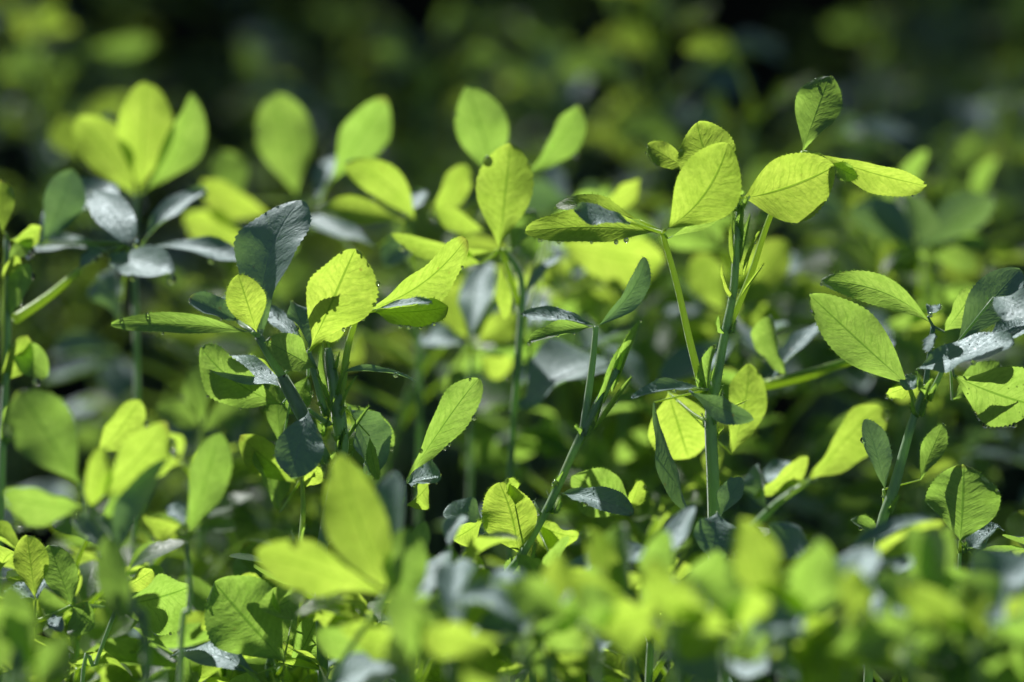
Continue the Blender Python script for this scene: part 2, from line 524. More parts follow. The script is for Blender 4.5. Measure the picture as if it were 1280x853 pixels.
# --- tall sprig right of centre, sharp
plant('tall', "tallest sharp alfalfa sprig right of centre with bright round leaflets on an upright stem",
      [(893, 870), (894, 690), (892, 600), (889, 520), (897, 470), (907, 415), (917, 365), (921, 310), (925, 252)], [10, 10, 9.5, 9, 7.5, 6, 6, 5.5, 4], 1.0, hair=420)
leaf("tall", (828, 291), (878, 488), [
    (826, 292, 655, 291, 44, 'b', dict(roll=24, fold=.5, curl=.10, wave=.06, td=-.012, dew=9)),
    (800, 276, 694, 252, 30, 'b', dict(roll=30, fold=.3, curl=.06, wave=.05, td=.004)),
    (788, 279, 716, 267, 22, 's', dict(bd=.985, fold=.1, td=-.004)),  # sheen patch on the long leaflet, added as a silver blade of its own
    (832, 287, 909, 181, 84, 'b', dict(roll=0, bow=.10, fold=.2, wave=.03, bd=.990, td=-.006, dew=2)),
    (834, 298, 929, 238, 16, 'd', dict(roll=48, fold=.6, td=-.012, mat='leaf')),
], w=8, via=[(862, 425), (846, 355)], d=1.0)
leaf('tall', (922, 246), (925, 262), [
    (914, 245, 872, 155, 78, 'b', dict(roll=0, fold=.28, curl=.05, bow=-.07, td=.004, dew=3, peak=.58)),
    (929, 248, 1043, 208, 88, 'b', dict(roll=8, fold=.3, curl=.03, bow=.04, wave=.03, td=-.004, peak=.55, dew=4)),
    (905, 243, 889, 222, 24, 'b', dict()),
    (864, 214, 808, 181, 32, 'b', dict(roll=0, fold=.5, bd=1.010, td=.004, dew=3)),
], w=7, d=1.0)
leaf('tall', (1004, 190), (908, 415), [
    (1003, 190, 1037, 95, 58, 'm', dict(mat='leaf', fold=.25, td=.004, dew=4, peak=.62, bd=1.008)),
    (1026, 193, 1158, 229, 42, 'b', dict(fold=.45, roll=28, curl=.08, wave=.04, td=.002, dew=3, bd=1.006)),
    (1038, 205, 1072, 222, 24, 'm', dict()),
], w=7, via=[(938, 345), (964, 268)], d=1.006)
leaf('tall', (885, 487), (890, 505), [
    (885, 487, 790, 493, 15, 's', dict(td=-.01)),
    (862, 487, 937, 526, 28, 'd', dict(roll=40, td=-.012, mat='blue', curl=.05, dew=1, bd=.990)),
    (818, 503, 866, 645, 24, 'd', dict(mat='blue', td=-.006, bd=.993, curl=.04)),
], w=5, d=.996)
leaf('tall', (846, 500), (889, 530), [
    (835, 490, 862, 578, 86, 'b', dict(td=.01, bd=1.025, fold=.15, peak=.5)),
    (914, 568, 940, 455, 52, 'b', dict(bd=1.03, fold=.2)),
], w=4, d=1.02)
for a_ in (((884, 500), (889, 432), 22), ((925, 330), (938, 268), 9), ((920, 340), (914, 270), 8), ((930, 345), (950, 285), 7), ((919, 375), (902, 330), 6),
           ((925, 372), (955, 330), 5), ((893, 520), (936, 500), 5), ((885, 560), (905, 535), 6), ((928, 300), (930, 250), 12), ((921, 300), (913, 256), 10), ((889, 480), (905, 440), 10)):
    blade('tall', a_[:2], a_[2], tone='m', mat='leaf' if a_[2] > 8 else 'young')
leaf('tall', (896, 650), (893, 670), [(896, 640, 890, 700, 62, 'd', dict(mat='blue', td=-.008, dew=1, bd=.98)), (900, 648, 928, 598, 30, 'd', dict(bd=.99))], w=5, d=.985)
# --- left sharp plant
plant('left', "sharp alfalfa plant left of centre with one big dark upright leaflet and dewy bright leaflets",
      [(405, 860), (402, 700), (420, 600), (428, 560), (424, 520), (418, 480), (410, 435)], [8, 8, 8, 10, 11, 9, 5], 1.0, hair=350)
leaf('left', (323, 420), (410, 580), [
    (327, 414, 368, 246, 74, 'd', dict(roll=None, fold=.22, bow=-.06, peak=.62, td=.006, dew=10, bd=1.004, serr=.06)),
    (321, 416, 298, 344, 52, 'b', dict(fold=.3, wave=.03, td=-.004, dew=3, bd=.996, peak=.62)),
    (316, 416, 139, 406, 28, 'b', dict(roll=20, fold=.5, curl=.09, td=-.006, dew=4, mat='leaf', bd=.997)),
    (298, 402, 236, 376, 30, 'd', dict(bd=1.012)),
    (308, 392, 262, 378, 18, 's', dict(bd=1.012)),
], w=13, via=[(352, 470), (385, 525)], mat='stem', d=1.0)
leaf('left', (386, 440), (408, 520), [
    (386, 438, 440, 308, 88, 'b', dict(fold=.25, td=-.004, dew=8, peak=.62, serr=.06, bd=.998)),
    (384, 440, 336, 392, 24, 's', dict(dew=3)),
    (386, 436, 362, 380, 34, 'd', dict(bd=1.01)),
    (396, 462, 330, 428, 44, 'm', dict(fold=.4, td=-.006, roll=30)),
    (350, 472, 312, 446, 28, 'b', dict(bd=1.015)),
    (385, 470, 360, 520, 34, 'm', dict(bd=1.015)),
], w=8, mat='stem', d=1.0)
leaf('left', (447, 393), (424, 520), [
    (451, 390, 583, 299, 52, 'b', dict(bow=.09, fold=.3, curl=.03, td=.006, dew=7, serr=.06)),
    (462, 391, 560, 386, 36, 'b', dict(roll=35, fold=.35, wave=.11, curl=.03, td=-.004, dew=7, peak=.66)),
    (470, 388, 540, 377, 9, 's', dict(bd=.997)),  # sheen along the wavy leaflet's top edge, added as a thin silver blade
    (443, 398, 388, 414, 34, 'b', dict(bd=1.008)),
], w=8, via=[(434, 440)], d=1.0)
leaf('left', (365, 492), (402, 545), [
    (352, 505, 249, 436, 60, 'b', dict(fold=.25, td=.004, curl=.04, bow=-.06, dew=4, bd=1.01, mat='leaf', serr=.07)),
    (364, 489, 259, 460, 34, 's', dict(fold=.15, dew=6)),
    (352, 560, 346, 470, 30, 'm', dict(bd=1.02)),
], w=5, mat='stem', d=1.0)
leaf('left', (386, 512), (412, 530), [
    (386, 512, 364, 601, 60, 'd', dict(beads=90, roll=12, fold=.18, td=-.01, dew=9, mat='blue', peak=.62, bd=.992)),
], w=6, mat='stem', d=.993)
leaf('left', (432, 512), (424, 560), [
    (434, 508, 468, 592, 48, 'd', dict(td=.005, mat='blue', fold=.2, dew=2)),
    (431, 503, 492, 558, 40, 'b', dict(bd=1.02, mat='leaf', dew=4)),
    (462, 545, 472, 600, 16, 'm', dict(bd=1.004, dew=3)),
], w=4, d=1.004)
leaf('left', (430, 466), (420, 520), [
    (430, 465, 519, 471, 8, 's', dict(fold=.7, td=-.003, peak=.35)),
], w=3, d=.998)
leaf('left', (378, 598), (376, 680), [
    (372, 605, 300, 545, 46, 'b', dict(bd=1.03)),
    (350, 640, 318, 560, 40, 'm', dict(bd=1.03)),
    (382, 610, 398, 582, 22, 'b', dict(bd=1.01)),
], w=6, d=1.01, via=[(379, 640)])
for a_ in (((414, 500), (400, 430), 10), ((418, 500), (412, 428), 9), ((420, 510), (436, 452), 7), ((426, 560), (462, 506), 7), ((424, 520), (444, 470), 5),
           ((420, 480), (425, 440), 7), ((410, 510), (392, 470), 6), ((425, 570), (432, 535), 6), ((430, 600), (446, 560), 5)):
    blade('left', a_[:2], a_[2], tone='m', mat='leaf')
# --- leaning stem in the middle
plant('lean', "leaning alfalfa stem with a dark serrated tip leaflet and folded bud spike",
      [(610, 870), (622, 745), (655, 690), (690, 625), (724, 550), (750, 500), (772, 462)], [6, 6, 6, 6, 6, 5.5, 5], .998, hair=150)
leaf('lean', (745, 408), (728, 545), [
    (747, 408, 812, 324, 34, 'd', dict(roll=30, fold=.5, td=.004, serr=.07, bow=.05, dew=2)),
    (742, 406, 656, 400, 18, 's', dict(fold=.5, dew=2)),
    (743, 409, 661, 430, 24, 'm', dict(roll=42, fold=.6, curl=.06, dew=2)),
], w=8, via=[(740, 460)], mat='stem', d=1.0)
for a_ in (((765, 490), (803, 400), 18), ((772, 480), (790, 412), 15), ((755, 505), (778, 432), 14), ((745, 530), (768, 460), 13), ((725, 560), (738, 520), 8), ((690, 625), (705, 590), 7), ((740, 540), (790, 470), 10)):
    blade('lean', a_[:2], a_[2], tone='m', mat='leaf', d=1.0)
leaf('lean', (655, 690), (660, 700), [
    (647, 690, 624, 603, 72, 'b', dict(fold=.25, td=.0, bow=.05, peak=.52)),
    (640, 622, 636, 598, 16, 'b', dict(roll=40, dew=3)),
    (612, 668, 556, 640, 42, 'd', dict(bd=1.012, dew=7, mat='blue')),
    (603, 650, 566, 674, 28, 'b', dict(bd=1.0)),
], w=4, d=.998)
leaf('lean', (700, 620), (690, 640), [
    (790, 640, 716, 592, 62, 'b', dict(bd=1.02, fold=.2, mat='leaf', peak=.55)),
    (700, 618, 792, 642, 30, 's', dict(bd=1.01, dew=3)),
    (785, 640, 800, 600, 22, 'b', dict(bd=1.02)),
], w=5, d=1.01)
leaf('lean', (668, 650), (680, 640), [
    (668, 652, 722, 672, 34, 'b', dict(bd=1.02, wave=.08, curl=.1)),
    (662, 645, 700, 690, 28, 'b', dict(bd=1.02, wave=.08)),
    (690, 700, 640, 742, 60, 'd', dict(mat='leaf', bd=1.0, roll=20)),
], w=5, d=1.02)
# --- small plant between, narrow leaflet rising to the right
plant('narrow', "sharp narrow leaflet rising from a dewy white joint by the dark gap at centre",
      [(498, 760), (496, 690), (500, 640), (506, 606)], [4, 4, 4, 3.5], 1.0)
leaf('narrow', (507, 602), (500, 640), [
    (509, 600, 594, 472, 46, 'm', dict(roll=35, fold=.3, td=.006, bow=-.04, dew=6, mat='leaf', peak=.66)),
    (507, 606, 551, 596, 26, 's', dict(dew=4)),
    (508, 632, 536, 606, 26, 'b', dict()),
    (505, 606, 482, 604, 20, 's', dict()),
], w=5, d=1.0, mat='silver')
# --- right plant
plant('right', "sharp alfalfa plant at the right edge with silvery dewy leaflets and half shaded green ones",
      [(1085, 870), (1098, 680), (1118, 610), (1140, 530), (1158, 480)], [7, 7, 8, 6, 4.5], 1.0)
leaf('right', (1166, 408), (1156, 490), [
    (1164, 405, 1029, 352, 42, 'b', dict(roll=0, fold=.4, curl=.08, bow=.10, td=-.004, wave=.05, dew=3, mat='leaf', serr=.06)),
    (1160, 396, 1176, 384, 14, 's', dict(dew=5, bd=.995)),
    (1180, 415, 1216, 362, 34, 'b', dict(bd=1.012, mat='leaf')),
    (1168, 415, 1160, 440, 14, 's', dict()),
], w=6, d=1.0, mat='silver')
leaf('right', (1136, 482), (1150, 520), [
    (1136, 482, 1013, 368, 66, 'b', dict(fold=.22, td=.004, dew=4, mat='leaf', serr=.05, peak=.56)),
    (1140, 480, 1108, 492, 18, 'b', dict()),
    (1150, 470, 1132, 488, 20, 's', dict(dew=5)),
], w=6, d=1.004)
leaf('right', (1188, 440), (1160, 500), [
    (1146, 462, 1272, 438, 44, 's', dict(fold=.1, wave=.05, dew=9, bd=.992)),
    (1196, 430, 1276, 334, 56, 'd', dict(mat='silver', roll=-10, fold=.35, bd=1.0)),
    (1242, 372, 1300, 400, 44, 's', dict(bd=.99, mat='blue')),
    (1232, 440, 1300, 395, 30, 's', dict(bd=.995)),
    (1192, 470, 1300, 510, 82, 'b', dict(beads=50, fold=.15, td=.004, dew=12, mat='leaf', bd=1.004)),
    (1190, 500, 1250, 455, 40, 'm', dict(bd=1.015)),
], w=6, d=1.0, mat='stem')
leaf('right', (1104, 612), (1112, 640), [
    (1106, 612, 1082, 524, 34, 'd', dict(mat='blue', roll=25)),
    (1150, 600, 1180, 530, 30, 'm', dict(bd=1.01)),
    (1105, 670, 1062, 652, 22, 'm', dict(roll=40, dew=2)),
], w=4, d=1.004)
plant('round', "single round bright leaflet standing upright above the silver leaf at lower right",
      [(1190, 870), (1198, 760), (1200, 690)], [3, 3, 2.5], 1.0)
leaf('round', (1200, 676), (1200, 690), [
    (1200, 676, 1203, 582, 92, 'b', dict(fold=.15, td=.004, peak=.52, mat='leaf', dew=1)),
    (1210, 690, 1250, 660, 34, 's', dict(dew=4, wave=.08)),
    (1216, 695, 1300, 690, 20, 'b', dict(roll=45, dew=8, fold=.5)),
], w=4, d=1.0)
# --- slightly soft plants, right mid ground
plant('pale', "softly blurred plant with a pale branching stalk between the tall sprig and the right plant",
      [(905, 870, 1.06), (925, 700, 1.06), (960, 640, 1.06), (1015, 600, 1.06)], [7, 7, 6, 4], 1.06)
leaf('pale', (1014, 600), (1010, 603), [
    (1012, 602, 1096, 504, 52, 'b', dict(bow=-.06, fold=.4)),
    (1016, 604, 1072, 552, 12, 's', dict()),
    (942, 622, 1012, 574, 28, 'b', dict(bd=1.05)),
    (940, 600, 1000, 590, 26, 's', dict(bd=1.06)),
    (960, 640, 950, 580, 30, 'd', dict(bd=1.05)),
], w=5, d=1.06)
leaf('pale', (1078, 446), (955, 482), [(1078, 446, 1120, 430, 20, 's', {}), (962, 478, 1040, 400, 22, 's', {}), (985, 470, 960, 395, 30, 'm', {})], w=11, d=1.05)
# --- soft group left top
plant('blurL', "soft sprig at upper left with three upright bright leaflets above bluish ones",
      [(168, 700, 1.10), (172, 500, 1.10), (168, 330, 1.10), (172, 245, 1.12)], [5, 5, 5, 4], 1.10)
leaf('blurL', (172, 243), (170, 265, 1.12), [
    (168, 246, 98, 148, 62, 'b', dict(fold=.3, bow=.05)),
    (174, 240, 182, 102, 70, 'b', dict(fold=.25)),
    (180, 240, 243, 120, 54, 'b', dict(fold=.4, mat='leaf', bow=.06)),
    (150, 215, 130, 140, 34, 'd', dict(bd=1.16)),
    (100, 200, 75, 145, 50, 'b', dict(bd=1.25)),
], w=5, d=1.13)
leaf('blurL', (160, 305), (168, 340), [
    (55, 302, 92, 212, 56, 'd', dict(mat='blue', roll=20)),
    (48, 306, 142, 236, 52, 's', dict(mat='silver')),
    (112, 238, 165, 300, 46, 's', dict(mat='silver')),
    (178, 304, 257, 238, 26, 's', dict(mat='silver')),
    (136, 322, 216, 352, 50, 's', dict(mat='silver', peak=.55)),
    (186, 308, 314, 330, 26, 's', dict(mat='silver')),
    (134, 315, 28, 312, 28, 's', dict(mat='blue')),
    (150, 400, 145, 330, 60, 'd', dict(mat='blue', bd=1.12)),
], w=5, d=1.075)
plant('edgeL', "thick blurred green stem with a pale side stalk at the left edge",
      [(0, 870, 1.05), (2, 600, 1.05), (10, 420, 1.05), (8, 300, 1.05)], [6, 6, 5, 4], 1.05)
leaf('edgeL', (100, 338), (18, 400), [(100, 338, 125, 318, 14, 's', {})], w=11, d=1.06)
leaf('edgeL', (8, 292), (8, 310), [(4, 292, 2, 228, 34, 'b', {}), (12, 300, 50, 285, 26, 'b', {}), (8, 330, 40, 295, 22, 'm', {}), (10, 400, 36, 330, 26, 'm', {}), (6, 430, 60, 470, 40, 'm', {}), (2, 480, 34, 420, 34, 'b', {}), (4, 560, 40, 500, 36, 'm', {}), (2, 350, 22, 320, 22, 'b', {})], w=5, d=1.05)
# --- soft group top centre
plant('blurC', "softly blurred sprig behind centre with a tall folded leaflet half in bright light",
      [(640, 800, 1.07), (638, 600, 1.07), (648, 450, 1.06), (652, 350, 1.06), (628, 312, 1.06)], [5, 5, 5.5, 5, 4], 1.06)
leaf('blurC', (628, 312), (648, 380), [
    (624, 312, 638, 180, 76, 'b', dict(fold=.45, td=.0, bd=1.045, roll=0)),
    (616, 315, 488, 298, 26, 'b', dict(fold=.4, curl=.06)),
    (640, 312, 668, 262, 30, 'm', dict(bd=1.07)),
    (626, 330, 632, 400, 20, 'b', dict()),
    (600, 330, 560, 310, 28, 'b', dict()),
], w=7, d=1.055)
leaf('blurC', (628, 240), (648, 400), [
    (622, 228, 584, 108, 66, 'b', dict(mat='leaf', fold=.2)),
    (660, 218, 728, 134, 42, 'b', dict(mat='leaf')),
    (606, 290, 543, 258, 30, 'b', dict(bd=1.09)),
    (538, 275, 582, 206, 36, 'b', dict(bd=1.11)),
], w=4, d=1.10)
leaf('blurC', (690, 275), (650, 420), [
    (735, 265, 802, 226, 30, 'b', dict(bd=1.11)),
    (690, 275, 745, 240, 34, 'b', dict(bd=1.12, mat='leaf')),
    (700, 300, 830, 330, 66, 'b', dict(bd=1.13)),
    (690, 320, 640, 300, 40, 'm', dict(bd=1.12)),
    (655, 370, 700, 320, 14, 's', dict(bd=1.07)),
    (650, 510, 770, 440, 66, 's', dict(mat='blue', bd=1.07)),
], w=5, d=1.10)
plant('blurLC', "blurred sprig with curved yellow green leaflets just left of top centre",
      [(520, 760, 1.14), (525, 500, 1.12), (515, 350, 1.11), (512, 280, 1.10)], [5, 5, 4, 4], 1.10)
leaf('blurLC', (510, 280), (516, 340), [
    (520, 278, 432, 202, 46, 'b', dict(bow=.12)),
    (506, 278, 392, 264, 36, 'b', dict(curl=.1, roll=30)),
    (508, 275, 528, 240, 26, 's', dict()),
    (470, 310, 380, 280, 30, 's', dict(mat='blue')),
    (520, 300, 480, 330, 40, 'd', dict()),
], w=5, d=1.10)
leaf('blurLC', (400, 250), (516, 420), [
    (370, 245, 345, 118, 80, 'b', dict(mat='leaf', bd=1.18)),
    (412, 228, 478, 118, 56, 'b', dict(mat='leaf', bd=1.14)),
    (398, 260, 415, 190, 26, 's', dict(bd=1.15)),
    (340, 270, 250, 228, 46, 'b', dict(bd=1.17)),
    (330, 310, 230, 270, 50, 'b', dict(bd=1.17)),
    (300, 250, 275, 190, 50, 'b', dict(bd=1.2, mat='leaf')),
], w=5, d=1.15)
# --- foreground, blurred
plant('foreC', "large blurred bright leaflets close to the camera below centre, on a dim stem",
      [(505, 870, .90), (500, 800, .90), (492, 735, .90)], [13, 12, 8], .90)
leaf('foreC', (490, 730), (496, 770), [
    (482, 735, 425, 568, 84, 'b', dict(fold=.35, roll=0, bow=-.03, peak=.5)),
    (480, 742, 320, 690, 60, 'b', dict(fold=.35, bow=.06)),
    (492, 735, 492, 590, 44, 'd', dict(mat='blue', td=.01)),
    (500, 770, 510, 660, 56, 'b', dict(mat='leaf')),
    (488, 805, 396, 796, 42, 'b', dict(mat='leaf', bd=.92)),
    (400, 870, 500, 835, 52, 's', dict(bd=.9)),
], w=12, d=.90, mat='stem')
plant('foreD', "blurred dark bluish leaflet with a bright dewdrop at its tip below the round leaflet",
      [(600, 870, .95), (592, 790, .95), (575, 730, .95), (560, 690, .95)], [5, 5, 4, 3], .95)
leaf('foreD', (563, 684), (575, 720), [
    (566, 684, 515, 770, 44, 's', dict(mat='blue', dew=4)),
    (560, 684, 575, 640, 26, 's', dict(mat='blue')),
    (603, 742, 584, 688, 32, 'b', dict(bd=.975, roll=0)),
], w=5, d=.94)
plant('foreL', "blurred bright sprig near the camera at lower left with broad rounded leaflets",
      [(185, 870, .90), (170, 770, .90), (145, 690, .92), (110, 640, .92)], [6, 6, 6, 5], .91)
leaf('foreL', (112, 632), (130, 670), [
    (100, 606, 24, 488, 84, 'b', dict(mat='leaf', fold=.25)),
    (104, 634, 4, 620, 50, 'b', dict(mat='leaf')),
    (118, 622, 212, 530, 70, 'b', dict(fold=.3)),
    (120, 570, 175, 500, 50, 'b', dict(bd=.95)),
    (112, 640, 128, 560, 40, 'b', dict()),
    (130, 650, 160, 600, 60, 'b', dict(bd=.93, mat='leaf')),
], w=8, d=.92, mat='stem')
leaf('foreL', (150, 690), (150, 700), [
    (140, 720, 200, 570, 34, 'd', dict(mat='blue', bd=.92)),
    (150, 690, 90, 650, 44, 'd', dict(mat='blue', bd=.93)),
    (160, 790, 135, 670, 46, 'm', dict(mat='leaf', bd=.89)),
], w=8, d=.91, mat='stem')
plant('foreM', "blurred tall leaflet near the camera hanging over a dim stem, left of the round leaf",
      [(225, 870, .94), (238, 760, .94), (233, 680, .94)], [4, 4, 3.5], .94)
leaf('foreM', (233, 665), (233, 690), [
    (236, 665, 272, 540, 54, 'b', dict(mat='leaf', fold=.35, dew=1)),
    (228, 655, 180, 645, 36, 'b', dict(curl=.15)),
    (232, 660, 215, 635, 24, 's', dict(dew=3)),
], w=5, d=.94)
plant('lowL', "broad rounded leaflet at lower left with a faint midrib, above a silvery leaf",
      [(330, 900), (345, 845), (352, 835)], [3, 3, 3], .985)
leaf('lowL', (354, 830), (345, 845), [
    (356, 828, 268, 728, 104, 'b', dict(mat='leaf', fold=.12, peak=.6, td=.004, curl=.03)),
    (322, 842, 212, 806, 42, 's', dict(dew=8, bd=.975)),
    (365, 835, 395, 770, 48, 'b', dict(mat='leaf', bd=1.0)),
    (372, 740, 340, 800, 60, 'm', dict(bd=1.01)),
], w=4, d=.98)
plant('lowL2', "sharp serrated leaflet lying sideways at lower left beside a thin pale stalk",
      [(100, 900), (120, 830), (145, 762)], [3, 3, 3], .99)
leaf('lowL2', (146, 757), (145, 762), [
    (148, 757, 238, 732, 74, 'b', dict(mat='leaf', fold=.3, td=.004, dew=6, serr=.06, peak=.58)),
    (150, 738, 190, 712, 26, 'b', dict(bd=1.0)),
], w=4, d=.99)
leaf('lowL2', (90, 757), (38, 780, .985), [
    (90, 757, 62, 682, 44, 'b', dict(mat='leaf', td=.005, peak=.55)),
    (90, 758, 120, 785, 48, 'm', dict(roll=25)),
    (92, 757, 131, 758, 5, 's', dict(roll=0)),
    (66, 768, 76, 795, 20, 's', dict()),
], w=5, d=.985)
leaf('lowL2', (45, 748), (42, 800, .985), [
    (44, 748, 34, 670, 46, 'b', dict(td=.004, dew=3)),
    (44, 750, 12, 735, 26, 's', dict(dew=5)),
    (46, 750, 58, 715, 20, 's', dict(dew=5)),
], w=3, d=.985)
plant('cornerL', "broad very blurred bright leaflets at the lower left corner",
      [(10, 900, .87), (30, 860, .87)], [7, 6], .87)
leaf('cornerL', (40, 850), (30, 860), [
    (45, 830, -20, 770, 80, 'b', dict(mat='leaf')),
    (40, 850, 10, 730, 46, 'b', dict(mat='leaf')),
    (45, 860, 90, 800, 50, 'm', dict()),
], w=6, d=.87)
# foreground right
FR = [
 ('foreR', "very blurred bright broad leaflets close to the camera at lower right of centre",
  [(985, 900, .86), (975, 800, .86)], .86, (975, 775), [
   (975, 780, 925, 648, 66, 'b', dict(fold=.5, wave=.12)), (985, 780, 1020, 668, 72, 'b', dict(mat='leaf', fold=.5, wave=.12, curl=.12), ), (1030, 790, 1090, 690, 54, 's', dict()), (930, 790, 850, 740, 44, 's', dict(bd=.88)), (960, 820, 1050, 770, 50, 'b', dict(fold=.6)), (1000, 850, 900, 820, 50, 's', dict(bd=.88)), (950, 760, 890, 705, 40, 'm', dict(bd=.9)), (1000, 790, 1060, 880, 90, 'b', dict()),
   (970, 700, 1000, 660, 60, 'd', dict(bd=.95)), (1040, 880, 1075, 720, 60, 'b', dict(bd=.88, mat='leaf'))]),
 ('foreR2', "long blurred leaflet slanting up to the right with a pale sheen near the right plant",
  [(1060, 900, .90), (1075, 800, .90)], .90, (1080, 745), [
   (1060, 705, 1182, 655, 34, 'b', dict(bd=.92, bow=-.04, roll=30)), (1050, 695, 1170, 645, 18, 's', dict(bd=.925)),  # narrow silver blade added for the pale sheen of the long leaflet
   (1085, 800, 1195, 660, 60, 'b', dict(mat='leaf')), (1090, 760, 1150, 690, 60, 's', dict(bd=.92)), (1070, 760, 1105, 700, 50, 's', dict(bd=.92)),
   (1110, 790, 1220, 720, 60, 'm', dict(bd=.9)), (1090, 840, 1120, 740, 60, 'b', dict(mat='leaf'))]),
 ('cornerR', "very blurred silver grey leaflet at the lower right corner above bright ones",
  [(1240, 900, .86), (1240, 820, .86)], .86, (1240, 800), [
   (1300, 795, 1190, 745, 66, 's', dict(bd=.84)), (1240, 800, 1290, 850, 90, 'b', dict(mat='leaf')), (1230, 810, 1180, 860, 80, 'd', dict(mat='leaf')),
   (1240, 770, 1300, 700, 80, 's', dict(bd=.88)), (1230, 800, 1215, 740, 60, 'b', dict(bd=.9)), (1200, 870, 1130, 770, 66, 'd', dict(mat='leaf'))]),
 ('foreMR', "blurred sprig with narrow bright leaflets fanning out below the leaning stem",
  [(790, 900, .89), (785, 800, .89)], .89, (790, 780), [
   (790, 790, 775, 655, 44, 'd', dict(mat='leaf')), (780, 770, 740, 660, 40, 'b', dict()), (800, 775, 905, 695, 56, 'b', dict(mat='leaf')), (800, 780, 880, 740, 50, 'b', dict()),
   (800, 760, 830, 660, 40, 'b', dict(mat='leaf')), (790, 820, 780, 760, 50, 'd', dict(mat='blue')), (810, 740, 870, 640, 30, 's', dict(bd=.92)), (820, 800, 900, 850, 60, 'd', {})]),
 ('foreML', "blurred sprig at bottom centre with pale silver leaflets among yellow green ones",
  [(690, 900, .91), (680, 800, .91)], .91, (680, 790), [
   (760, 780, 620, 735, 50, 'b', dict(roll=25, bd=.92)), (680, 722, 768, 780, 56, 's', dict(bd=.92)), (650, 800, 570, 800, 34, 's', dict()),
   (690, 860, 600, 740, 60, 'b', dict(mat='leaf')), (640, 870, 560, 800, 70, 'b', {}), (700, 850, 720, 780, 80, 'b', {}), (740, 830, 790, 770, 50, 's', dict(bd=.93)),
   (740, 830, 650, 690, 40, 'm', dict(bd=.96)), (700, 710, 800, 725, 34, 'b', dict(bd=.92)), (680, 740, 820, 690, 36, 's', dict(bd=.95))]),
 ('lowR', "dark bluish blurred leaflets crossing low in front of the tall stem",
  [(905, 900, .93), (915, 840, .93)], .93, (920, 810), [
   (930, 790, 1010, 850, 54, 'd', dict(mat='blue')), (840, 785, 940, 800, 30, 'b', dict(roll=30)), (930, 790, 985, 795, 30, 's', {}),
   (960, 830, 1060, 790, 50, 'd', dict(mat='blue'))]),
]
for key, lab, st, dd, J, lfs in FR:
    plant(key, lab, st, [8, 7][:len(st)] + [6] * (len(st) - 2), dd)
    leaf(key, J, st[-1][:2] , lfs, w=8, d=dd, mat='stem')

plant('midR', "blurred sprig of broad bright leaflets glowing behind the tallest stem",
      [(900, 700, 1.16), (905, 500, 1.16), (912, 400, 1.15)], [5, 5, 4], 1.15)
leaf('midR', (912, 392), (908, 420), [
    (915, 392, 985, 300, 62, 'b', dict(roll=0)), (905, 390, 872, 318, 52, 'b', dict(roll=0)), (920, 400, 980, 400, 46, 'b', dict(roll=10)),
    (900, 400, 850, 420, 46, 'b', dict(bd=1.17)), (940, 330, 1000, 345, 40, 's', dict(bd=1.18)), (880, 400, 830, 370, 50, 's', dict(bd=1.18))], w=4, d=1.15)
plant('midFar', "blurred sprig of upright bright leaflets behind the right plant",
      [(1150, 700, 1.2), (1150, 500, 1.2), (1148, 400, 1.2)], [5, 5, 4], 1.2)
leaf('midFar', (1148, 390), (1150, 420), [
    (1140, 385, 1108, 305, 62, 'b', dict(roll=0)), (1165, 380, 1140, 320, 40, 'm', dict(roll=0)), (1190, 385, 1200, 300, 60, 'b', dict(roll=0, bd=1.24)), (1150, 395, 1060, 370, 46, 'm', {}),
    (1130, 430, 1060, 400, 40, 's', dict(bd=1.15)), (1130, 420, 1180, 400, 46, 'b', dict(bd=1.13))], w=4, d=1.2)
plant('midC', "blurred sprig of small pale and bright leaflets between the left plant and leaning stem",
      [(585, 760, 1.13), (588, 600, 1.13), (590, 440, 1.12)], [4, 4, 3], 1.12)
leaf('midC', (590, 430), (589, 450), [
    (590, 425, 612, 340, 44, 's', dict(bd=1.10)), (585, 425, 550, 355, 44, 'b', dict(roll=0)), (595, 430, 650, 395, 40, 'b', dict(roll=0)), (580, 435, 520, 420, 34, 's', {}),
    (598, 450, 640, 460, 36, 'b', {}), (575, 460, 560, 500, 36, 'm', {}), (600, 420, 690, 380, 44, 's', dict(bd=1.14)), (560, 400, 480, 380, 50, 'd', dict(mat='blue', bd=1.15))], w=4, d=1.12)

nrg = random.Random(42)
for i_, (x_, y_, d_) in enumerate(((560, 810, .88), (650, 790, .86), (740, 775, .86), (835, 770, .85), (905, 800, .85), (1050, 790, .85), (1130, 810, .84), (1215, 790, .84))):
    k_ = 'near%d' % i_
    plant(k_, "blurred near sprig of bright leaflets along the bottom, %s from the left" % ("first", "second", "third", "fourth", "fifth", "sixth", "seventh", "eighth")[i_],
          [(x_ + 10, 900, d_), (x_, y_ + 40, d_)], [4, 3.5], d_, group="near sprigs along the bottom")
    lf_ = []
    for a_ in (-150, -115, -80, -45, -20, -165):
        a_ += nrg.uniform(-14, 14); l_ = nrg.uniform(75, 135)
        bx_ = x_ + nrg.uniform(-25, 25); by_ = y_ + nrg.uniform(-12, 25)
        lf_.append((bx_, by_, bx_ + l_ * math.cos(R(a_)), by_ + l_ * math.sin(R(a_)) * .8, nrg.uniform(36, 58), nrg.choice("bbbbms"), dict(bd=d_ + nrg.uniform(-.02, .03), fold=.5, wave=.1, curl=.1, mat=nrg.choice((None, 'leaf')))))
    lf_ = [(*e[:6], {kk: vv for kk, vv in e[6].items() if not (kk == 'mat' and (vv is None or e[5] == 's'))}) for e in lf_]
    leaf(k_, (x_, y_ + 20), (x_, y_ + 40, d_), lf_, w=5, d=d_)


